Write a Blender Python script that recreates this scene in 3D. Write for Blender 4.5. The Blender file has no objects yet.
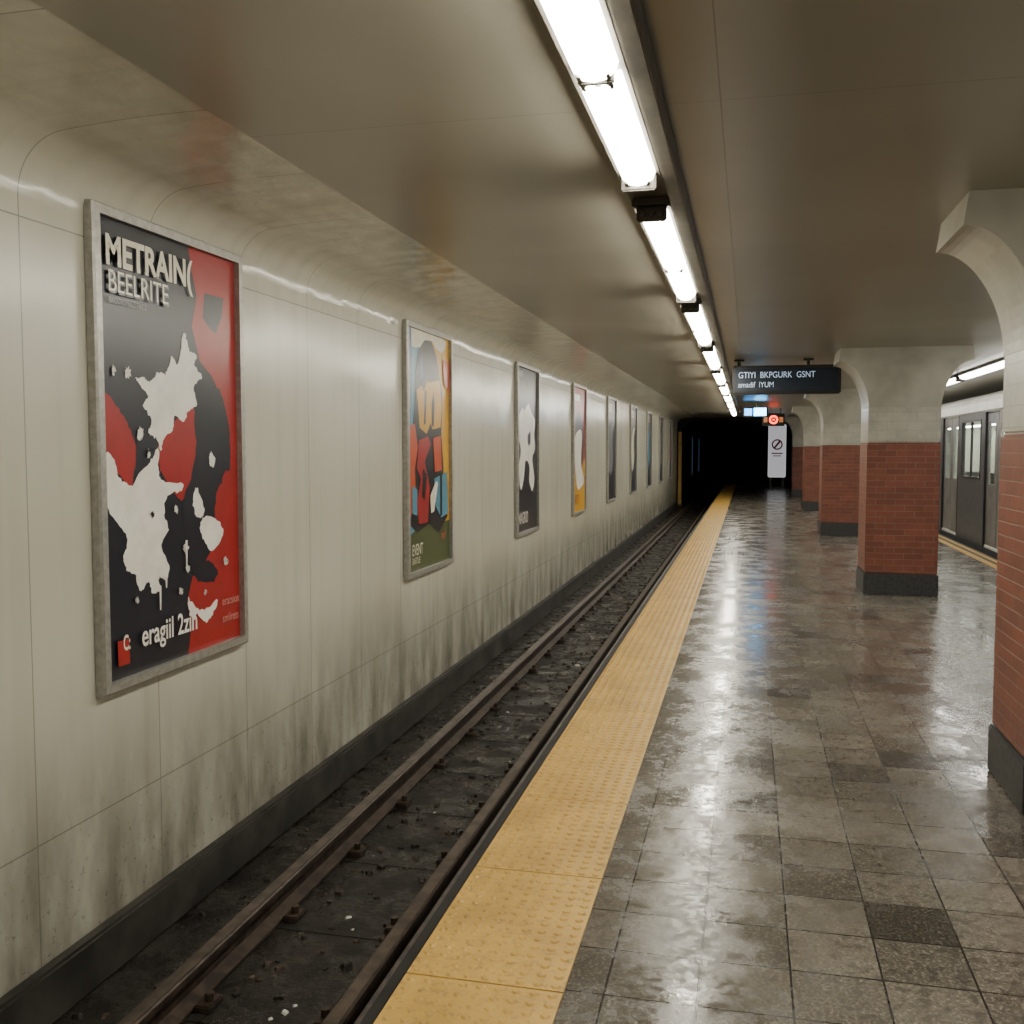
import bpy, math, random
from mathutils import Vector, Matrix
random.seed(7)
scene=bpy.context.scene
COL=bpy.context.collection

# ------------------------------------------------------------------ helpers
def mat(name): 
    m=bpy.data.materials.new(name); m.use_nodes=True
    nt=m.node_tree; b=nt.nodes['Principled BSDF']
    return m,nt,b
def node(nt,t,**k):
    n=nt.nodes.new(t)
    for a,v in k.items(): setattr(n,a,v)
    return n
def L(nt,a,b): nt.links.new(a,b)
def uvm(nt,loc=(0,0,0),scale=(1,1,1)):
    t=node(nt,'ShaderNodeTexCoord'); m=node(nt,'ShaderNodeMapping')
    m.inputs['Location'].default_value=loc; m.inputs['Scale'].default_value=scale
    L(nt,t.outputs['UV'],m.inputs['Vector']); return m.outputs[0]
def noise(nt,vec,scale,detail=3,rough=.6,dist=0):
    n=node(nt,'ShaderNodeTexNoise'); n.noise_dimensions='2D'; n.inputs['Scale'].default_value=scale; n.inputs['Detail'].default_value=detail
    n.inputs['Roughness'].default_value=rough; n.inputs['Distortion'].default_value=dist
    L(nt,vec,n.inputs['Vector']); return n.outputs['Fac']
def rng(nt,v,a,b,c,d,smooth=True):
    n=node(nt,'ShaderNodeMapRange'); n.clamp=True
    if smooth: n.interpolation_type='SMOOTHSTEP'
    for i,x in zip(('From Min','From Max','To Min','To Max'),(a,b,c,d)): n.inputs[i].default_value=x
    L(nt,v,n.inputs['Value']); return n.outputs[0]
def math_(nt,op,a,b):
    n=node(nt,'ShaderNodeMath',operation=op)
    for i,x in enumerate((a,b)):
        if isinstance(x,(int,float)): n.inputs[i].default_value=x
        else: L(nt,x,n.inputs[i])
    return n.outputs[0]
def mix(nt,f,a,b,mode='MIX'):
    n=node(nt,'ShaderNodeMix',data_type='RGBA',blend_type=mode)
    if isinstance(f,(int,float)): n.inputs[0].default_value=f
    else: L(nt,f,n.inputs[0])
    for i,x in ((6,a),(7,b)):
        if isinstance(x,(tuple,list)): n.inputs[i].default_value=tuple(x)[:3]+(1,)
        else: L(nt,x,n.inputs[i])
    return n.outputs[2]
def bump(nt,b,h,strength=.3,dist=.01):
    n=node(nt,'ShaderNodeBump'); n.inputs['Strength'].default_value=strength; n.inputs['Distance'].default_value=dist
    L(nt,h,n.inputs['Height']); L(nt,n.outputs[0],b.inputs['Normal'])
def simple(name,col,rough=.5,metal=0,var=.15,nscale=8,emit=None,es=0,spec=.5):
    m,nt,b=mat(name)
    if var>0:
        v=uvm(nt); f=noise(nt,v,nscale)
        c2=tuple(max(0,x*(1-var)) for x in col); c1=tuple(min(1,x*(1+var)) for x in col)
        L(nt,mix(nt,rng(nt,f,.3,.7,0,1),c2,c1),b.inputs['Base Color'])
    else: b.inputs['Base Color'].default_value=tuple(col)+(1,)
    b.inputs['Roughness'].default_value=rough; b.inputs['Metallic'].default_value=metal
    b.inputs['Specular IOR Level'].default_value=spec
    if emit: b.inputs['Emission Color'].default_value=tuple(emit)+(1,); b.inputs['Emission Strength'].default_value=es
    return m
def srgb(r,g,b):
    f=lambda c:(c/255/12.92 if c/255<=.04045 else ((c/255+.055)/1.055)**2.4)
    return (f(r),f(g),f(b))

class B:
    def __init__(s): s.v=[];s.f=[];s.m=[];s.mats=[];s.sm=[]
    def mi(s,m):
        if m not in s.mats: s.mats.append(m)
        return s.mats.index(m)
    def add(s,vs,fs,m,smooth=False):
        o=len(s.v); s.v+= [tuple(v) for v in vs]
        for f in fs: s.f.append([i+o for i in f]); s.m.append(s.mi(m)); s.sm.append(smooth)
    def box(s,x0,x1,y0,y1,z0,z1,m,bev=0):
        if bev<=0:
            vs=[(x,y,z) for x in(x0,x1) for y in(y0,y1) for z in(z0,z1)]
            s.add(vs,[(0,1,3,2),(4,6,7,5),(0,4,5,1),(2,3,7,6),(0,2,6,4),(1,5,7,3)],m)
        else:
            import bmesh
            bm=bmesh.new(); bmesh.ops.create_cube(bm,size=1)
            for v in bm.verts: v.co=Vector((x0 if v.co.x<0 else x1,y0 if v.co.y<0 else y1,z0 if v.co.z<0 else z1))
            bmesh.ops.bevel(bm,geom=bm.edges[:],offset=bev,segments=2,affect='EDGES')
            bm.verts.index_update()
            s.add([v.co[:] for v in bm.verts],[[v.index for v in f.verts] for f in bm.faces],m); bm.free()
    def prism_y(s,prof,y0,y1,m,smooth=False,caps=True):
        n=len(prof); vs=[(x,y0,z) for x,z in prof]+[(x,y1,z) for x,z in prof]
        s.add(vs,[(i,(i+1)%n,(i+1)%n+n,i+n) for i in range(n)],m,smooth)
        if caps: s.add(vs,[list(range(n))[::-1],list(range(n,2*n))],m)
    def cyl(s,p0,p1,r,m,n=12,caps=True):
        p0=Vector(p0);p1=Vector(p1);d=(p1-p0).normalized()
        a=d.orthogonal().normalized();b=d.cross(a)
        vs=[p+a*r*math.cos(2*math.pi*i/n)+b*r*math.sin(2*math.pi*i/n) for p in(p0,p1) for i in range(n)]
        s.add(vs,[(i,(i+1)%n,(i+1)%n+n,i+n) for i in range(n)],m,True)
        if caps: s.add(vs,[list(range(n))[::-1],list(range(n,2*n))],m)
    def text(s,txt,size,M,m,bold=0,xs=1,space=1):
        cu=bpy.data.curves.new('t','FONT'); cu.body=txt; cu.size=size; cu.offset=bold; cu.space_character=space
        ob=bpy.data.objects.new('t',cu); COL.objects.link(ob)
        dg=bpy.context.evaluated_depsgraph_get(); me=bpy.data.meshes.new_from_object(ob.evaluated_get(dg))
        S=Matrix.Diagonal((xs,1,1,1))
        s.add([(M@S@v.co)[:] for v in me.vertices],[list(p.vertices) for p in me.polygons],m)
        bpy.data.objects.remove(ob); bpy.data.curves.remove(cu); bpy.data.meshes.remove(me)
    def build(s,name,origin=None):
        xs=[v[0] for v in s.v];ys=[v[1] for v in s.v];zs=[v[2] for v in s.v]
        if origin is None: origin=((min(xs)+max(xs))/2,(min(ys)+max(ys))/2,min(zs))
        me=bpy.data.meshes.new(name)
        me.from_pydata([(a-origin[0],b-origin[1],c-origin[2]) for a,b,c in s.v],[],s.f)
        for m in s.mats: me.materials.append(m)
        me.polygons.foreach_set('material_index',s.m); me.polygons.foreach_set('use_smooth',s.sm)
        me.update()
        uv=me.uv_layers.new(name='UVMap'); d=uv.data
        for p in me.polygons:
            n=p.normal; ax=max(range(3),key=lambda i:abs(n[i]))
            for li in p.loop_indices:
                c=s.v[me.loops[li].vertex_index]
                d[li].uv=(c[1],c[2]) if ax==0 else ((c[0],c[2]) if ax==1 else (c[0],c[1]))
        ob=bpy.data.objects.new(name,me); ob.location=origin; COL.objects.link(ob); return ob

def smooth_closed(pts,k=6,jit=.0035):
    out=[];n=len(pts)
    for i in range(n):
        p0,p1,p2,p3=[pts[(i+j-1)%n] for j in range(4)]
        for t in range(k):
            t/=k
            q=[.5*((2*p1[a])+(-p0[a]+p2[a])*t+(2*p0[a]-5*p1[a]+4*p2[a]-p3[a])*t*t+(-p0[a]+3*p1[a]-3*p2[a]+p3[a])*t**3) for a in(0,1)]
            out.append((q[0]+random.uniform(-jit,jit)*1.4,q[1]+random.uniform(-jit,jit)))
    return out
def sheet(quad):
    """digitised artwork sheet corners (TL,TR,BR,BL) -> unit poster coordinates (u right, v up)"""
    x3,y3=quad[0];x2,y2=quad[1];x1,y1=quad[2];x0,y0=quad[3]
    dx1=x1-x2;dx2=x3-x2;sx=x0-x1+x2-x3;dy1=y1-y2;dy2=y3-y2;sy=y0-y1+y2-y3
    den=dx1*dy2-dx2*dy1
    g=(sx*dy2-dx2*sy)/den;h=(dx1*sy-sx*dy1)/den
    H=Matrix(((x1-x0+g*x1,x3-x0+h*x3,x0),(y1-y0+g*y1,y3-y0+h*y3,y0),(g,h,1))).inverted()
    def f(p):
        q=H@Vector((p[0],p[1],1)); return (q[0]/q[2],q[1]/q[2])
    return f

# ------------------------------------------------------------------ dims
XW=-2.45; CEIL=2.70; TRK=-0.46; PX0=-1.015; PX1=3.55; Y0=-5.0; YP=36.0; YE=56.0
H=1.6; CV0=2.475; CVA=.72
SX0,SX1=-.99,-.505
# ------------------------------------------------------------------ materials
def wall_mat(name='painted_concrete_panels',joints=True):
    m,nt,b=mat(name)
    v=uvm(nt,(-3.01,-.18 if joints else -1.2,0))
    br=node(nt,'ShaderNodeTexBrick',offset=0.0,squash=1.0)
    for k,x in (('Scale',1),('Mortar Size',.003),('Mortar Smooth',.3),('Brick Width',.77),('Row Height',2.22 if joints else 30),('Bias',0)): br.inputs[k].default_value=x
    br.inputs['Color1'].default_value=(.56,.545,.455,1); br.inputs['Color2'].default_value=(.52,.505,.42,1); br.inputs['Mortar'].default_value=(.27,.26,.22,1)
    L(nt,v,br.inputs['Vector'])
    u=uvm(nt)
    big=noise(nt,u,.8,2,.5,.2); 
    c=mix(nt,rng(nt,big,.1,.9,0,.3),br.outputs['Color'],(.38,.365,.30))
    vs_=noise(nt,uvm(nt,(0,0,0),(8,.35,1)),1.2,2,.5)
    c=mix(nt,rng(nt,vs_,.4,.9,0,.25),c,(.32,.30,.24))
    if joints:
        sep=node(nt,'ShaderNodeSeparateXYZ'); L(nt,u,sep.inputs[0])
        streak=noise(nt,uvm(nt,(0,0,0),(3.2,1.0,1)),1.3,4,.6)
        low=rng(nt,sep.outputs['Y'],-.3,.85,1,0)
        dirt=math_(nt,'MULTIPLY',low,rng(nt,streak,.1,.85,.15,1.0))
        c=mix(nt,math_(nt,'MULTIPLY',dirt,.95),c,(.12,.105,.08))
        spk=math_(nt,'MULTIPLY',rng(nt,noise(nt,u,30,3,.7),.62,.74,0,1),rng(nt,sep.outputs['Y'],-.3,.5,.6,0))
        c=mix(nt,spk,c,(.08,.07,.055))
    L(nt,c,b.inputs['Base Color'])
    b.inputs['Roughness'].default_value=.24 if joints else .2
    if joints:
        h=math_(nt,'ADD',noise(nt,u,1.8,1,.5),math_(nt,'MULTIPLY',noise(nt,u,12,2,.5),.04))
        h=math_(nt,'SUBTRACT',h,math_(nt,'MULTIPLY',br.outputs['Fac'],.2))
        bump(nt,b,h,.4,.025)
    else:
        h=math_(nt,'ADD',noise(nt,u,4.0,1,.5),math_(nt,'MULTIPLY',noise(nt,u,16,2,.5),.10))
        bump(nt,b,h,.55,.03)
    return m
M_wall=wall_mat(); M_cove=wall_mat('painted_concrete_cove',False)
def ceil_mat():
    m,nt,b=mat('painted_concrete_ceiling')
    v=uvm(nt,(.10,-.9,0))
    br=node(nt,'ShaderNodeTexBrick',offset=0.0)
    for k,x in (('Scale',1),('Mortar Size',.003),('Mortar Smooth',.4),('Brick Width',2.4),('Row Height',2.4),('Bias',0)): br.inputs[k].default_value=x
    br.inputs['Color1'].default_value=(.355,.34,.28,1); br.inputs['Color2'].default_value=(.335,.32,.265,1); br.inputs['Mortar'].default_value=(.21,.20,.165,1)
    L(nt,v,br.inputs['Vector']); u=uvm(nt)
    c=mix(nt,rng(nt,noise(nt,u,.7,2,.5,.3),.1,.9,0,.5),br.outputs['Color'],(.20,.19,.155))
    L(nt,c,b.inputs['Base Color'])
    b.inputs['Roughness'].default_value=.32
    bump(nt,b,math_(nt,'ADD',noise(nt,u,.8,0),math_(nt,'MULTIPLY',br.outputs['Fac'],-.06)),.3,.04)
    return m
M_ceil=ceil_mat()
TW=.27
def floor_mat(name='granite_floor_tiles',dk=1.0,joint=True):
    m,nt,b=mat(name)
    v=uvm(nt,(-.15,-.13,0))
    br=node(nt,'ShaderNodeTexBrick',offset=0.0)
    for k,x in (('Scale',1),('Mortar Size',.0038 if joint else 0),('Mortar Smooth',.2),('Brick Width',TW),('Row Height',TW),('Bias',0)): br.inputs[k].default_value=x
    br.inputs['Color1'].default_value=(.175*dk,.155*dk,.124*dk,1); br.inputs['Color2'].default_value=(.085*dk,.075*dk,.061*dk,1); br.inputs['Mortar'].default_value=(.03,.026,.022,1)
    L(nt,v,br.inputs['Vector'])
    u=uvm(nt)
    sp=noise(nt,u,80,2,.6); sp2=noise(nt,u,22,3,.7); big=noise(nt,u,.8,3,.6)
    c=mix(nt,rng(nt,sp,.45,.75,0,.6*dk),br.outputs['Color'],(.36,.325,.27))
    c=mix(nt,rng(nt,sp2,.45,.66,0,.6),c,(.03,.026,.022))
    c=mix(nt,rng(nt,big,.35,.7,0,.4),c,(.045,.039,.032))
    c=mix(nt,br.outputs['Fac'],c,(.018,.016,.014))
    L(nt,c,b.inputs['Base Color'])
    wet=rng(nt,noise(nt,u,2.6,3,.6),.38,.66,.01,.18)
    L(nt,math_(nt,'ADD',rng(nt,sp2,.35,.65,.08,.22),wet),b.inputs['Roughness'])
    h=math_(nt,'ADD',math_(nt,'MULTIPLY',noise(nt,u,5,1,.5),.8),math_(nt,'MULTIPLY',noise(nt,u,34,2,.6),.14))
    h=math_(nt,'SUBTRACT',h,math_(nt,'MULTIPLY',br.outputs['Fac'],.5))
    bump(nt,b,h,.2,.009)
    b.inputs['Specular IOR Level'].default_value=.42
    return m
M_floor=floor_mat(); M_ftile=floor_mat('dark_replacement_tile',.4,False)
def yellow_mat():
    m,nt,b=mat('yellow_tactile_paving')
    u=uvm(nt); 
    c=mix(nt,rng(nt,noise(nt,u,3,5,.7),.3,.75,0,.8),(.58,.36,.085),(.39,.235,.055))
    c=mix(nt,rng(nt,noise(nt,u,30,3,.7),.52,.75,0,.6),c,(.2,.13,.05))
    L(nt,c,b.inputs['Base Color']); b.inputs['Roughness'].default_value=.42
    bump(nt,b,noise(nt,u,60,2),.25,.004)
    return m
M_yel=yellow_mat()
def brick_mat(name,c1,c2,mo,rough,w=.2,hgt=.066):
    m,nt,b=mat(name); v=uvm(nt,(.03,.0,0))
    br=node(nt,'ShaderNodeTexBrick',offset=.5)
    for k,x in (('Scale',1),('Mortar Size',.004),('Mortar Smooth',.3),('Brick Width',w),('Row Height',hgt),('Bias',0)): br.inputs[k].default_value=x
    br.inputs['Color1'].default_value=c1+(1,); br.inputs['Color2'].default_value=c2+(1,); br.inputs['Mortar'].default_value=mo+(1,)
    L(nt,v,br.inputs['Vector']); u=uvm(nt)
    c=mix(nt,rng(nt,noise(nt,u,4,5,.7),.35,.75,0,.45),br.outputs['Color'],tuple(x*.5 for x in c1))
    L(nt,c,b.inputs['Base Color']); b.inputs['Roughness'].default_value=rough
    h=math_(nt,'SUBTRACT',math_(nt,'MULTIPLY',noise(nt,u,40,2),.3),br.outputs['Fac'])
    bump(nt,b,h,.5,.006); return m
M_brick=brick_mat('red_brick',(.23,.068,.038),(.15,.045,.027),(.20,.12,.09),.5)
M_wbrick=brick_mat('white_glazed_tile',(.48,.465,.395),(.45,.435,.37),(.39,.375,.32),.3,.2,.1)
def cap_mat():
    m,nt,b=mat('capital_plaster'); u=uvm(nt)
    c=mix(nt,rng(nt,noise(nt,u,1.6,3,.6),.3,.8,0,.8),(.48,.465,.395),(.29,.275,.225))
    L(nt,c,b.inputs['Base Color']); b.inputs['Roughness'].default_value=.35
    bump(nt,b,noise(nt,u,9,2),.25,.01); return m
M_cap=cap_mat()
M_cbase=simple('column_base_dark_stone',(.035,.035,.034),.5,var=.4,nscale=30)
def bed_mat():
    m,nt,b=mat('grimy_trackbed'); u=uvm(nt)
    c=mix(nt,rng(nt,noise(nt,u,3,5,.7),.35,.7,0,1),(.009,.008,.007),(.026,.021,.017))
    c=mix(nt,rng(nt,noise(nt,u,22,4,.7),.5,.7,0,.7),c,(.007,.006,.005))
    c=mix(nt,rng(nt,noise(nt,u,60,2,.6),.68,.74,0,.35),c,(.10,.09,.07))
    L(nt,c,b.inputs['Base Color']); L(nt,rng(nt,noise(nt,u,4,4),.4,.62,.25,.8),b.inputs['Roughness'])
    b.inputs['Specular IOR Level'].default_value=.35
    bump(nt,b,noise(nt,u,14,4,.65),.6,.02); return m
M_bed=bed_mat()
M_ledge=simple('dark_grimy_concrete',(.03,.027,.023),.6,var=.5,nscale=3)
M_rail=simple('rusty_rail_steel',(.045,.030,.022),.5,.3,var=.5,nscale=12)
M_railtop=simple('worn_rail_head',(.10,.078,.064),.38,.7,var=.35,nscale=10)
M_nose=simple('platform_edge_rubber',(.010,.0095,.009),.6,var=.3,spec=.3)
M_dark=simple('unlit_tunnel_black',(.012,.012,.013),.85,var=.4,nscale=2)  # darkness of the unlit tunnel put into a near-black base colour
M_rwall=simple('dark_right_wall',(.10,.095,.085),.6,var=.3,nscale=2)
M_alu=simple('brushed_aluminium_frame',(.36,.35,.32),.38,.5,var=.12,nscale=30)
M_hous=simple('fixture_housing_paint',(.11,.10,.085),.5,var=.2)
M_black=simple('black_enamel',(.012,.012,.014),.35,var=0)
M_steel=simple('train_stainless_steel',(.30,.295,.285),.38,.7,var=.15,nscale=3)
M_tband=simple('train_cream_band',(.66,.65,.61),.4,.0,var=.08,nscale=3)
M_tdoor=simple('train_door_grey',(.10,.10,.105),.4,.4,var=.15)
M_tube=simple('fluorescent_diffuser',(.9,.9,.88),.4,emit=(1,.945,.79),es=50,var=0)
M_tube2=simple('platform_lamp_diffuser',(.9,.9,.88),.4,emit=(1,.97,.90),es=20,var=0)
M_tin=simple('train_interior_light',(.9,.9,.85),.4,emit=(.92,1,.88),es=18,var=0)
M_tcream=simple('train_interior_panel',(.65,.65,.56),.6,var=.1)
m,nt,b=mat('train_window_glass'); b.inputs['Base Color'].default_value=(.02,.025,.025,1); b.inputs['Roughness'].default_value=.05; b.inputs['Alpha'].default_value=.15; M_glass=m

# ------------------------------------------------------------------ shell
b=B()
b.add([(XW,Y0,TRK-.02),(XW,YP,TRK-.02),(XW,YP,CV0),(XW,Y0,CV0)],[(0,1,2,3)],M_wall)
b.box(XW-.25,XW-.005,Y0,YP,TRK-.02,CEIL+.15,M_ledge); b.build('wall_left')
# cove: rounded corner (r=.2) easing into the ceiling
b=B(); R=.2; n1=14
prof=[(XW+R*(1-math.cos(math.radians(83)*i/n1)),CV0+R*math.sin(math.radians(83)*i/n1)) for i in range(n1+1)]
xa,za=prof[-1]; rest=CEIL-za; Lx=CVA-(xa-XW)
for i in range(1,9):
    t=i/8; prof.append((xa+Lx*t,za+rest*(1-(1-t)**2.2)))
n=len(prof)-1; k=len(prof)
b.add([(x,Y0,z) for x,z in prof]+[(x,YP,z) for x,z in prof],[(i,i+k,i+k+1,i+1) for i in range(k-1)],M_cove,True)
b.box(XW,XW+CVA,Y0,YP,CEIL+.01,CEIL+.15,M_ledge)
cove=b.build('trim_1')
arc=[0]
for i in range(n): arc.append(arc[-1]+math.hypot(prof[i+1][0]-prof[i][0],prof[i+1][1]-prof[i][1]))
uvd=cove.data.uv_layers[0].data
for p in cove.data.polygons[:n]:
    for li in p.loop_indices:
        vi=cove.data.loops[li].vertex_index; uvd[li].uv=((Y0 if vi<k else YP),CV0+arc[vi%k])
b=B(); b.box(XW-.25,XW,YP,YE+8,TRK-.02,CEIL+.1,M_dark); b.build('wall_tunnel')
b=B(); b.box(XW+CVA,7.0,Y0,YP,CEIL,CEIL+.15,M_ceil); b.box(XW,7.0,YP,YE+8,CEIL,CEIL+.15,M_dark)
b.build('ceiling')
b=B()
arch=[(XW,CEIL)]+[(XW+.95*(1-math.cos(math.pi/2*i/10)),CEIL-.75+.7*math.sin(math.pi/2*i/10)) for i in range(11)]+[(1.4,CEIL-.05),(1.4,CEIL)]
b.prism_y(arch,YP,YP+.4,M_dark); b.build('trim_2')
b=B(); b.box(7.0,7.2,Y0,YE+8,-1.2,CEIL+.1,M_rwall); b.build('wall_right')
b=B(); b.box(XW,7.0,YE+8,YE+8.2,-1.2,CEIL,M_dark); b.build('wall_back')
b=B(); b.box(XW,7.0,Y0-.2,Y0,-1.2,CEIL,M_rwall); b.build('light_enclosure_wall')  # unseen wall behind the camera, added to enclose the light
b=B(); b.box(XW,PX0,Y0,YE+8,TRK-.15,TRK,M_bed); b.build('floor_trackbed')
b=B(); b.box(PX1,7.0,Y0,YE+8,-1.25,-1.1,M_bed); b.build('floor_trackbed')
b=B(); b.box(XW,XW+.06,Y0,YP,TRK,-.255,M_ledge,.012); b.build('baseboard_left')
b=B()
b.box(PX0,PX1,Y0,YE,-.62,-.12,M_ledge)
b.box(PX0+.02,PX1-.3,Y0,YE,-.12,0,M_floor)
b.box(PX1-.3,PX1,Y0,YE,-.12,0,M_ledge)
b.box(PX1-.04,PX1,Y0,YE,-1.25,-.6,M_ledge)
b.box(PX1-.30,PX1-.20,Y0,YE,0.0,.006,M_yel); b.box(PX1-.13,PX1-.06,Y0,YE,0.0,.006,M_yel)
def tile(i,j):
    x=.15+TW*i; y=.13+TW*j; g=.002
    b.add([(x+g,y+g,.0008),(x+TW-g,y+g,.0008),(x+TW-g,y+TW-g,.0008),(x+g,y+TW-g,.0008)],[(0,1,2,3)],M_ftile)
for i,j in [(1,12),(1,18),(2,19),(3,19),(0,24),(3,15),(4,23),(5,22),(-1,16),(2,26),(0,31),(1,32),(4,30),(-1,38),(6,28),(7,20),(2,42),(-2,28),(3,36)]: tile(i,j)
b.build('floor')
b=B(); b.box(PX0-.02,PX0+.024,Y0,YE,-.13,.002,M_nose,.006); b.build('trim_3')
b=B()
y=Y0+.6
while y<YE:
    b.box(SX0,SX1,y+.0025,min(y+.795,YE),.0,.008,M_yel,0); y+=.8
vs=[];fs=[]
nx=9; px=(SX1-SX0)/nx
yy=Y0+.6+.03
while yy<46:
    for i in range(nx):
        cx=SX0+px*(i+.5); o=len(vs); ns=8 if yy<14 else 5
        for r,z in((.0165,.008),(.0105,.0130)):
            for j in range(ns):
                t=2*math.pi*j/ns; vs.append((cx+r*math.cos(t),yy+r*math.sin(t),z))
        for j in range(ns): fs.append((o+j,o+(j+1)%ns,o+ns+(j+1)%ns,o+ns+j))
        fs.append([o+ns+j for j in range(ns)])
    yy+=.0533
b.add(vs,fs,M_yel); b.build('tactile_paving_strip')

# ------------------------------------------------------------------ tracks
def track(x1,x2,z,name,y1=YE+7):
    b=B()
    for x in(x1,x2):
        pr=[(-.065,0),(.065,0),(.065,.012),(.012,.028),(.012,.085),(.034,.095),(.034,.118),(.028,.124),(-.028,.124),(-.034,.118),(-.034,.095),(-.012,.085),(-.012,.028),(-.065,.012)]
        b.prism_y([(x+p,z+q+.006) for p,q in pr],Y0,y1,M_rail)
        b.box(x-.024,x+.024,Y0,y1,z+.1285,z+.1315,M_railtop)
    y=Y0+.2
    while y<y1-.3:
        b.box(min(x1,x2)-.16,max(x1,x2)+.16,y,y+.2,z,z+.003,M_bed,0)
        if y<30:
            for x in(x1,x2):
                for s in(-1,1):
                    b.box(x+s*.10-.035,x+s*.10+.035,y+.05,y+.15,z+.003,z+.03,M_rail,.005)
                    b.cyl((x+s*.105,y+.1,z+.025),(x+s*.105,y+.1,z+.06),.018,M_rail,6)
        y+=.72
    return b.build(name)
track(-2.01,-1.34,TRK,'railway_track')
track(4.3,5.7,-1.1,'railway_track')
M_lit=simple('paper_scrap',(.5,.5,.47),.6)
def lump(b,x,y,s,m,z0=TRK,hz=.6):
    k=7; h=s*hz
    r1=[(x+s*random.uniform(.6,1.3)*math.cos(6.283*i/k),y+s*random.uniform(.6,1.5)*math.sin(6.283*i/k),z0) for i in range(k)]
    r2=[(x+(p[0]-x)*.7,y+(p[1]-y)*.7,z0+h*random.uniform(.6,1)) for p in r1]
    b.add(r1+r2,[(i,(i+1)%k,(i+1)%k+k,i+k) for i in range(k)]+[tuple(range(k,2*k))],m)
b=B()
for (x,y,s) in [(-1.62,3.25,.018),(-1.60,3.30,.011),(-1.65,3.2,.009),(-1.68,4.0,.014),(-1.62,3.9,.008),(-1.55,9.3,.03),(-1.7,5.3,.010),(-1.5,6.3,.010),(-1.12,2.5,.016),(-1.8,7.5,.016)]: lump(b,x,y,s,M_lit,TRK+.003,.4)
b.build('paper_litter')
b=B()
for i in range(560):
    y=random.uniform(1.5,16); x=random.choice([random.uniform(-1.85,-1.5),random.uniform(-2.36,-2.12),random.gauss(-1.86,.05),random.gauss(-1.50,.04)])
    x=min(-1.43,max(-2.36,x)); 
    if -2.11<x<-1.91: x+=.2
    lump(b,x,y,random.uniform(.006,.026),M_bed if random.random()<.6 else M_rail,TRK,.7)
b.build('track_gravel')

# ------------------------------------------------------------------ posters
C={k:simple('poster_ink_'+k,srgb(*v),.3,var=.06) for k,v in dict(navy=(28,29,40),red=(156,32,33),white=(232,228,220),sky=(80,138,162),yellow=(206,156,36),dgreen=(66,78,42),orange=(186,76,34),blue=(44,88,138),cream=(225,220,200),grey=(110,112,116),pink=(205,140,130),blk=(16,16,22)).items()}
K=.961
PW,PH=1.195*K,1.975*K; PZ=1.6-1.0*K
def poster(y0,bg,shapes,texts):
    b=B(); x=XW; f=.042
    d=.045
    o=[(y0,PZ),(y0+PW,PZ),(y0+PW,PZ+PH),(y0,PZ+PH)]; i_=[(y0+f,PZ+f),(y0+PW-f,PZ+f),(y0+PW-f,PZ+PH-f),(y0+f,PZ+PH-f)]
    c=.008; o2=[(y0+c,PZ+c),(y0+PW-c,PZ+c),(y0+PW-c,PZ+PH-c),(y0+c,PZ+PH-c)]
    vs=[(x+.004,p,q) for p,q in o]+[(x+d-c,p,q) for p,q in o]+[(x+d,p,q) for p,q in o2]+[(x+d,p,q) for p,q in i_]+[(x+.016,p,q) for p,q in i_]
    fs=[]
    for a in range(4):
        for j in range(4):
            k=(j+1)%4; fs.append((a*4+j,a*4+k,a*4+4+k,a*4+4+j))
    b.add(vs,fs,M_alu)
    b.box(x+.004,x+.016,y0+f*.5,y0+PW-f*.5,PZ+f*.5,PZ+PH-f*.5,C['navy'])
    lay=[x+.0165]
    def clampuv(u,v): 
        return (y0+min(max(u*PW,f),PW-f), PZ+min(max(v*PH,f),PH-f))
    def poly(pts,m):
        lay[0]+=.0004
        q=[clampuv(u,v) for u,v in pts]; r=[]
        for p in q:
            if not r or (abs(p[0]-r[-1][0])+abs(p[1]-r[-1][1]))>1e-4: r.append(p)
        b.add([(lay[0],p,z) for p,z in r],[list(range(len(r)))],m)
    poly([(0,0),(1,0),(1,1),(0,1)],bg)
    for s in shapes:
        m,pts=s[0],s[1]; poly(pts if len(s)>2 else smooth_closed(pts),m)
    for (t,u,v,size,m,bold,xs) in texts:
        lay[0]+=.0003
        M=Matrix(((0,0,1,lay[0]),(1,0,0,y0+u*PW),(0,1,0,PZ+v*PH),(0,0,0,1)))
        b.text(t,size,M,m,bold,xs)
    return b
S=[]
def add(m,pts,*a): S.append((m,[f(p) for p in pts])+a)
# 1
f=sheet([(85,200),(240,263),(243,638),(95,697)])
add(C['red'],[(190,250),(193,275),(198,300),(193,330),(201,365),(213,380),(222,400),(229,430),(231,460),(222,480),(214,500),(216,540),(205,560),(192,575),(186,600),(190,625),(187,665),(246,642),(243,255)],1)
add(C['navy'],[(206,298),(225,304),(223,322),(217,338),(211,333),(204,322)],1)
add(C['red'],[(100,396),(115,408),(126,425),(135,450),(132,478),(128,492),(118,475),(100,465)])
add(C['red'],[(160,440),(180,418),(196,412),(198,450),(191,480),(183,500),(172,492),(165,482),(158,465)])
add(C['navy'],[(197,388),(201,394),(207,387),(212,394),(219,391),(224,405),(229,430),(230,470),(224,470),(221,485),(214,482),(216,500),(211,515),(203,505),(198,530),(201,556),(210,561),(217,570),(212,580),(200,581),(192,572),(186,545),(182,505),(190,480),(196,450),(194,420)])
add(C['white'],[(185,336),(189,352),(197,360),(195,368),(202,380),(194,390),(197,408),(188,414),(184,425),(175,418),(172,432),(163,440),(160,452),(155,440),(148,436),(150,420),(142,408),(147,398),(138,385),(134,380),(144,381),(150,384),(158,375),(166,376),(172,360),(178,366)])
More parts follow.
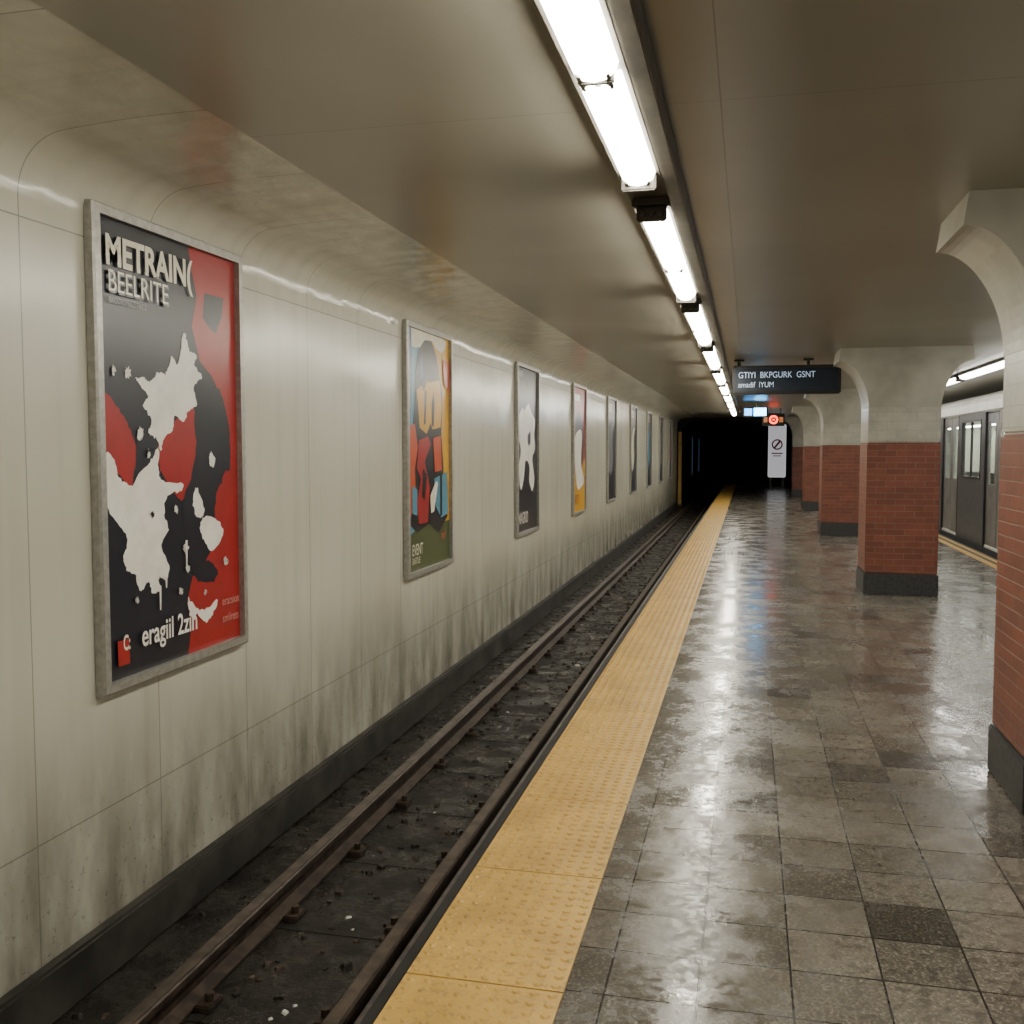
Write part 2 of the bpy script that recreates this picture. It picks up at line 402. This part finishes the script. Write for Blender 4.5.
add(C['white'],[(101,455),(112,462),(118,480),(130,487),(137,475),(148,465),(153,455),(158,450),(157,470),(162,482),(182,484),(180,492),(166,496),(163,515),(167,530),(160,545),(167,565),(165,580),(157,576),(158,590),(150,592),(146,582),(138,590),(132,574),(124,570),(121,556),(125,540),(115,525),(101,500)])
add(C['white'],[(196,488),(203,507),(202,516),(196,518),(192,503)])
add(C['white'],[(205,516),(218,521),(222,535),(212,550),(203,540),(199,528)])
add(C['white'],[(186,596),(196,607),(206,606),(216,598),(211,612),(203,620),(196,612),(192,618),(188,610)])
for (cx,cy,r) in [(126,374,4),(139,436,5),(147,455,2.5),(211,462,5),(184,548,4),(186,568,3),(111,372,3),(203,590,2),(150,515,2),(224,560,3),(174,510,3),(178,590,2.5),(133,600,2)]:
    add(C['navy'] if cx==150 else C['white'],[(cx+r*.7*math.cos(6.283*i/7)*random.uniform(.7,1.2),cy+r*1.3*math.sin(6.283*i/7)*random.uniform(.7,1.3)) for i in range(7)])
for (x_,y_,l) in [(157,585,24),(184,540,30),(163,575,12)]:
    add(C['white'],[(x_-1,y_),(x_+1,y_),(x_+.6,y_+l),(x_-.6,y_+l)],1)
add(C['red'],[(112,641),(124,638),(125,662),(113,666)],1)
T=[('METRAIN(',.078,.885,.160,C['cream'],.005,.86),('BEELRITE',.092,.827,.122,C['grey'],.002,.86),('BEELRITE',.087,.830,.122,C['cream'],-.0008,.86),('BRODREMBEZITRICE',.092,.806,.034,C['grey'],0,.8),
   ('eragiil 2zin',.235,.078,.128,C['white'],.002,.78),('C:',.125,.082,.085,C['cream'],.002,.6),
   ('eracsion',.80,.115,.06,C['pink'],0,.8),('smilrets',.80,.072,.06,C['pink'],.0,.8)]
poster(3.49*K,C['navy'],S,T).build('framed_poster')
# 2
f=sheet([(403,328),(450,346),(450,558),(405,573)]); S=[]
add(C['yellow'],[(429,330),(451,340),(451,525),(430,530)],1)
add(C['cream'],[(405,330),(424,336),(436,344),(446,352),(441,362),(430,350),(418,356),(405,350)])
add(C['blue'],[(404,330),(410,332),(411,400),(408,480),(404,500)])
add(C['dgreen'],[(404,535),(420,524),(451,518),(451,565),(404,575)],1)
add(C['blk'],[(415,376),(418,358),(424,349),(431,350),(436,364),(439,384),(442,400),(441,440),(443,470),(442,500),(447,515),(438,530),(428,522),(416,530),(409,522),(412,480),(411,440),(414,410)],1)
add(C['blue'],[(419,370),(422,360),(423,384),(419,386)],1)
add(C['yellow'],[(416,396),(421,392),(423,398),(426,389),(439,388),(441,412),(440,432),(432,434),(430,428),(426,438),(419,432)],1)
add(C['blk'],[(424,396),(426,398),(425,428),(423,430)],1)
add(C['blk'],[(431,410),(433,398),(434,410),(433,432),(431,430)],1)
add(C['orange'],[(408,430),(414,428),(417,450),(414,470),(415,500),(409,518),(406,490)],1)
add(C['red'],[(418,444),(427,440),(430,448),(424,464),(429,488),(427,520),(418,522),(416,500),(420,480),(416,470)],1)
add(C['blk'],[(422,470),(426,476),(424,500),(421,496)],1)
add(C['orange'],[(432,442),(440,440),(441,472),(434,474)],1)
add(C['sky'],[(433,480),(446,474),(447,512),(440,516),(435,506)],1)
add(C['blk'],[(439,476),(441,475),(441,514),(439,515)],1)
add(C['cream'],[(429,496),(435,482),(437,484),(433,510),(430,512)],1); add(C['sky'],[(411,486),(416,490),(416,514),(411,512)],1)
add(C['orange'],[(442,368),(449,372),(449,400),(443,392)],1)
T=[('EVENT',.12,.085,.12,C['cream'],.001,.7),('BASITUE',.12,.05,.07,C['cream'],0,.7),('mirl',.75,.12,.10,C['orange'],.001,.8)]
poster(7.2*K,C['sky'],S,T).build('framed_poster')
# 3
f=sheet([(516,371),(540,380),(539,522),(517,531)]); S=[]
add(C['white'],[(520,424),(523,416),(526,418),(530,412),(533,420),(537,428),(536,440),(537,452),(534,462),(536,478),(534,490),(531,482),(531,468),(527,464),(525,480),(522,490),(520,470),(522,455),(519,440)])
add(C['navy'],[(529,442),(532,438),(532,448),(530,450)])
add(C['grey'],[(519,380),(524,381),(524,386),(519,386)],1)
T=[('MAGRID',.12,.07,.18,C['white'],.001,.7),('TRINELO',.12,.86,.12,C['grey'],0,.7)]
poster(10.93*K,C['navy'],S,T).build('framed_poster')
# 4
f=sheet([(572,392),(586,397),(585,506),(572,511)]); S=[]
add(C['yellow'],[(572,470),(580,474),(587,460),(587,510),(572,512)],1)
add(C['navy'],[(575,430),(580,420),(584,440),(582,470),(578,480),(576,460)])
add(C['white'],[(574,445),(579,436),(582,440),(581,465),(584,480),(578,488),(575,470)]); add(C['white'],[(574,402),(580,404),(580,410),(574,409)],1)
T=[('ARTE',.15,.08,.2,C['red'],.002,.8)]
poster(14.65*K,C['red'],S,T).build('framed_poster')
for i,(yy,c1,c2) in enumerate([(18.4,'navy','grey'),(22.1,'navy','cream'),(25.8,'navy','sky'),(29.5,'navy','grey'),(33.2,'navy','red')]):
    S=[(C[c2],[(.2+.1*(i%3),.35),(.45,.25),(.7,.4),(.6,.6),(.75,.75),(.4,.7),(.25,.55)])]
    poster(yy*K,C[c1],S,[('METRO',.15,.86,.2,C['cream'],.002,.8)]).build('framed_poster')

# ------------------------------------------------------------------ columns
def column(x,y,w=.75,d=.75,fl=.32):
    b=B(); xr=x+w
    b.box(x-.012,xr+.012,y-.012,y+d+.012,0,.235,M_cbase,.008)
    b.box(x,xr,y,y+d,.235,1.67,M_brick,.012)
    b.box(x+.004,xr-.004,y+.004,y+d-.004,1.67,2.06,M_wbrick,.012)
    zt=2.56; N=16; z0=2.05
    lp=[]
    for i in range(N+1):
        t=i/N; lp.append((x+.004-fl*(1-math.cos(math.pi/2*t))**.9,z0+(zt-z0)*math.sin(math.pi/2*t)))
    rp=[(xr-.004+(x+.004-p),z) for p,z in lp]
    pr=lp[::-1]+rp+[(rp[-1][0]-.02,CEIL),(lp[-1][0]+.02,CEIL)]
    b.prism_y(pr,y-.002,y+d+.002,M_cap,False)
    b.build('support_column')
for x,y,d in [(1.2,-2.6,.7),(1.2,4.68,.64),(1.27,11.55,.75),(1.34,19.3,.75),(1.42,27.0,.75),(1.46,35.0,.75)]:
    column(x,y,d=d)

# ------------------------------------------------------------------ ceiling lights
def fixture(y0,ln,xc,zt,m,w=.064,joint=.55):
    b=B()
    b.box(xc-.09,xc+.08,y0,y0+ln,zt-.04,zt,M_hous,.006)
    j=y0+ln*joint
    for a,c in((y0+.06,j-.03),(j+.03,y0+ln-.06)):
        N=6; pr=[(xc+w*math.cos(math.pi+math.pi*i/N)-.004,zt-.041+.05*math.sin(math.pi+math.pi*i/N)) for i in range(N+1)]
        b.prism_y(pr,a,c,m,True)
    for e in(y0,y0+ln-.035):
        b.box(xc-.07,xc+.06,e,e+.035,zt-.10,zt-.035,M_hous,.006)
    b.box(xc-.055,xc+.045,j-.012,j+.012,zt-.085,zt-.035,M_hous,.004)
    for e in(y0+.02,y0+ln-.02,j):
        for s in(-.040,.0,.032):
            b.cyl((xc+s-.004,e-.055,zt-.072),(xc+s-.004,e+.055,zt-.072),.012,M_hous,8)
    return b.build('fluorescent_light_fixture')
ZL=CEIL-.022
y=4.38-2.98*3
while y<29:
    fixture(y,2.50,-.413,ZL,M_tube); y+=2.98
b=B(); b.box(-.328,-.27,Y0,30,CEIL-.085,CEIL-.001,M_hous,.006)
b.box(-.512,-.331,Y0,30,CEIL-.021,CEIL-.0005,M_hous); b.build('cable_raceway')  # cable raceway and its base plate along the lamp row
y=1.0
while y<32:
    fixture(y,2.75,3.05,CEIL-.005,M_tube2,w=.085,joint=.5); y+=3.0

# ------------------------------------------------------------------ departure sign
M_txt=simple('led_text',(.5,.6,.7),.5,emit=(.40,.58,.8),es=.6,var=0)
M_scr=simple('sign_screen',(.015,.024,.04),.25,var=.1)
b=B(); sy=12.7; x0,x1=-.20,1.08; z0,z1=2.27,2.62
b.box(x0,x1,sy,sy+.16,z0,z1,M_black,.015)
b.box(x0+.035,x1-.035,sy-.004,sy+.01,z0+.04,z1-.04,M_scr)
for x in(x0+.08,x0+.9):
    b.cyl((x,sy+.08,z1-.01),(x,sy+.08,CEIL-.002),.022,M_black)
    b.box(x-.06,x+.06,sy+.02,sy+.14,CEIL-.022,CEIL-.002,M_black)
TM=lambda x,z:Matrix(((1,0,0,x),(0,0,-1,sy-.006),(0,1,0,z),(0,0,0,1)))
b.text('GTIYI  BKPGURK  GSNT',.105,TM(x0+.07,z0+.2),M_txt,.0,.82)
b.text('amadif  IYUM',.095,TM(x0+.07,z0+.085),M_txt,.0,.82)
b.build('hanging_departure_sign')

M_blue=simple('blue_sign_light',(.1,.4,.8),.4,emit=(.02,.35,1),es=6,var=0); M_bw=simple('pale_sign_light',(.6,.8,.9),.4,emit=(.10,.5,1),es=16,var=0)
M_red=simple('red_signal_light',(.8,.1,.05),.4,emit=(1,.06,.02),es=6,var=0); M_wl=simple('lit_pylon_face',(.75,.75,.74),.4,emit=(.95,.95,1),es=.4,var=0)
b=B(); sy=24.0
b.box(-.12,.44,sy,sy+.12,2.34,2.58,M_black,.01); b.box(-.09,.08,sy-.008,sy,2.38,2.54,M_blue)
b.box(.12,.40,sy-.008,sy,2.37,2.55,M_bw)
b.cyl((.2,sy+.06,2.57),(.2,sy+.06,CEIL-.002),.02,M_black); b.build('illuminated_exit_sign')
b=B(); sy=28.0
b.box(.36,.95,sy,sy+.15,2.22,2.56,M_black,.015); b.cyl((.5,sy+.08,2.55),(.5,sy+.08,CEIL-.002),.02,M_black); b.cyl((.85,sy+.08,2.55),(.85,sy+.08,CEIL-.002),.02,M_black)
N=16
def ring(b,cx,cz,y,ro,ri,m):
    vs=[(cx+r*math.cos(6.283*i/N),y,cz+r*math.sin(6.283*i/N)) for r in(ro,ri) for i in range(N)]
    b.add(vs,[(i,(i+1)%N,(i+1)%N+N,i+N) for i in range(N)],m)
M_amb=simple('amber_signal_panel',(.4,.2,.1),.4,emit=(1,.3,.1),es=.4,var=0)
ring(b,.66,2.39,sy-.01,.12,.07,M_red); b.box(.40,.50,sy-.008,sy,2.32,2.46,M_amb); b.box(.81,.91,sy-.008,sy,2.32,2.46,M_amb)
b.box(.63,.69,sy-.012,sy,2.37,2.41,M_red)
b.build('signal_light')
M_rd=simple('red_print',(.5,.05,.05),.5)
b=B(); sy=42.0; x0,x1=.80,1.50
b.box(x0,x1,sy,sy+.25,.45,2.6,M_wl,.03)
for x in(x0+.06,x1-.16): b.box(x,x+.1,sy+.05,sy+.2,.0,.46,M_black)
b.box(x0-.02,x1+.02,sy+.02,sy+.23,0,.06,M_black,.01)
cx=(x0+x1)/2
ring(b,cx,1.78,sy-.01,.22,.16,M_rd); b.add([(cx-.15,sy-.012,1.66),(cx-.09,sy-.012,1.60),(cx+.15,sy-.012,1.90),(cx+.09,sy-.012,1.96)],[(0,1,2,3)],M_rd)
b.box(cx-.22,cx+.22,sy-.01,sy-.004,1.40,1.45,M_rd); b.box(cx-.16,cx+.16,sy-.01,sy-.004,1.30,1.34,M_rd)
b.build('pylon_sign')
b=B(); b.box(XW+.05,XW+.17,YP-.2,YP-.08,TRK+.0,2.2,M_yel,.01); b.box(XW+.07,XW+.2,YP-.24,YP-.04,TRK,TRK+.1,M_black); b.build('yellow_marker_post')
M_dim=simple('dim_blue_tunnel_lamp',(.1,.2,.3),.5,emit=(.15,.3,.5),es=.2,var=0)
for yy in(44,50):
    b=B(); b.box(XW+.005,XW+.1,yy,yy+.3,.4,2.2,M_black,.01); b.box(XW+.1,XW+.11,yy+.05,yy+.25,.5,2.1,M_dim); b.build('tunnel_lamp')

# ------------------------------------------------------------------ train
b=B(); tx=3.72; ty0,ty1=3.0,34.0; fz=.02
b.box(tx,tx+2.7,ty0,ty1,-.75,fz,M_tdoor)
b.box(tx+.02,tx+2.6,ty0,ty1,fz,fz+.04,M_tcream)
rf=[(tx,2.20),(tx,2.36),(tx+.06,2.46),(tx+.25,2.54),(tx+1.35,2.60),(tx+2.45,2.54),(tx+2.64,2.46),(tx+2.7,2.34),(tx+2.7,2.20)]
b.prism_y(rf[::-1],ty0,ty1,M_tband,False)
b.box(tx+2.62,tx+2.7,ty0,ty1,fz,2.2,M_tcream)
b.box(tx,tx+2.7,ty0,ty0+.08,fz,2.2,M_steel); b.box(tx,tx+2.7,ty1-.08,ty1,fz,2.2,M_steel)
b.box(tx-.012,tx,ty0,ty1,2.19,2.225,M_hous)
y=ty0+.08
while y+3.6<ty1:
    b.box(tx,tx+.06,y,y+.3,fz,2.2,M_tdoor)
    b.box(tx,tx+.06,y+.3,y+1.8,fz,1.12,M_tdoor); b.box(tx,tx+.06,y+.3,y+1.8,2.08,2.2,M_tdoor)
    b.box(tx+.02,tx+.03,y+.3,y+1.8,1.12,2.1,M_glass)
    for q in((y+.3,y+.33),(y+1.77,y+1.8),(y+1.03,y+1.06)): b.box(tx-.008,tx+.03,q[0],q[1],1.12,2.08,M_black)
    b.box(tx-.008,tx+.03,y+.3,y+1.8,1.10,1.13,M_black); b.box(tx-.008,tx+.03,y+.3,y+1.8,2.06,2.09,M_black)
    b.box(tx,tx+.06,y+1.8,y+2.1,fz,2.2,M_tdoor)
    for a in(y+2.11,y+2.86):
        e=a+.73
        b.box(tx+.03,tx+.06,a,e,fz+.02,1.05,M_steel,.006); b.box(tx+.03,tx+.06,a,e,2.0,2.19,M_steel,.006)
        b.box(tx+.03,tx+.06,a,a+.14,1.05,2.0,M_steel); b.box(tx+.03,tx+.06,e-.14,e,1.05,2.0,M_steel)
        b.box(tx+.04,tx+.045,a+.14,e-.14,1.05,2.0,M_glass)
    b.box(tx-.005,tx+.05,y+2.08,y+2.12,fz,2.2,M_black); b.box(tx-.005,tx+.05,y+3.57,y+3.61,fz,2.2,M_black)
    b.box(tx+.12,tx+.5,y+.2,y+1.9,fz+.4,fz+.5,M_cbase,.02); b.box(tx+2.2,tx+2.6,y+.2,y+1.9,fz+.4,fz+.95,M_cbase,.02)
    b.cyl((tx+.6,y+1.95,fz+.04),(tx+.6,y+1.95,2.2),.018,M_alu)
    y+=3.6
b.box(tx,tx+.06,y,ty1,fz,2.2,M_tdoor)
for xx in(tx+.7,tx+1.9): b.box(xx,xx+.12,ty0+.3,ty1-.3,2.165,2.198,M_tin)
y=ty0+1.5
while y<ty1-3:
    for k in(0,2.2):
        b.box(tx+.4,tx+2.3,y+k,y+k+.7,-.90,-.70,M_black,.02)
        for xx in(4.3,5.7): b.cyl((xx-.06,y+k+.35,-.60),(xx+.06,y+k+.35,-.60),.36,M_rail,20)
    y+=11.5
b.build('subway_train')

# ------------------------------------------------------------------ world + camera
w=bpy.data.worlds.new('world'); scene.world=w; w.use_nodes=True
w.node_tree.nodes['Background'].inputs[0].default_value=(.01,.01,.012,1); w.node_tree.nodes['Background'].inputs[1].default_value=.2
cd=bpy.data.cameras.new('camera'); cam=bpy.data.objects.new('camera',cd); COL.objects.link(cam)
cam.location=(0,0,H); cam.rotation_euler=(math.radians(90-3.605),0,math.radians(13.254))
cd.sensor_width=36; cd.lens=36*1000/1024; cd.clip_start=.05; cd.clip_end=200
scene.camera=cam
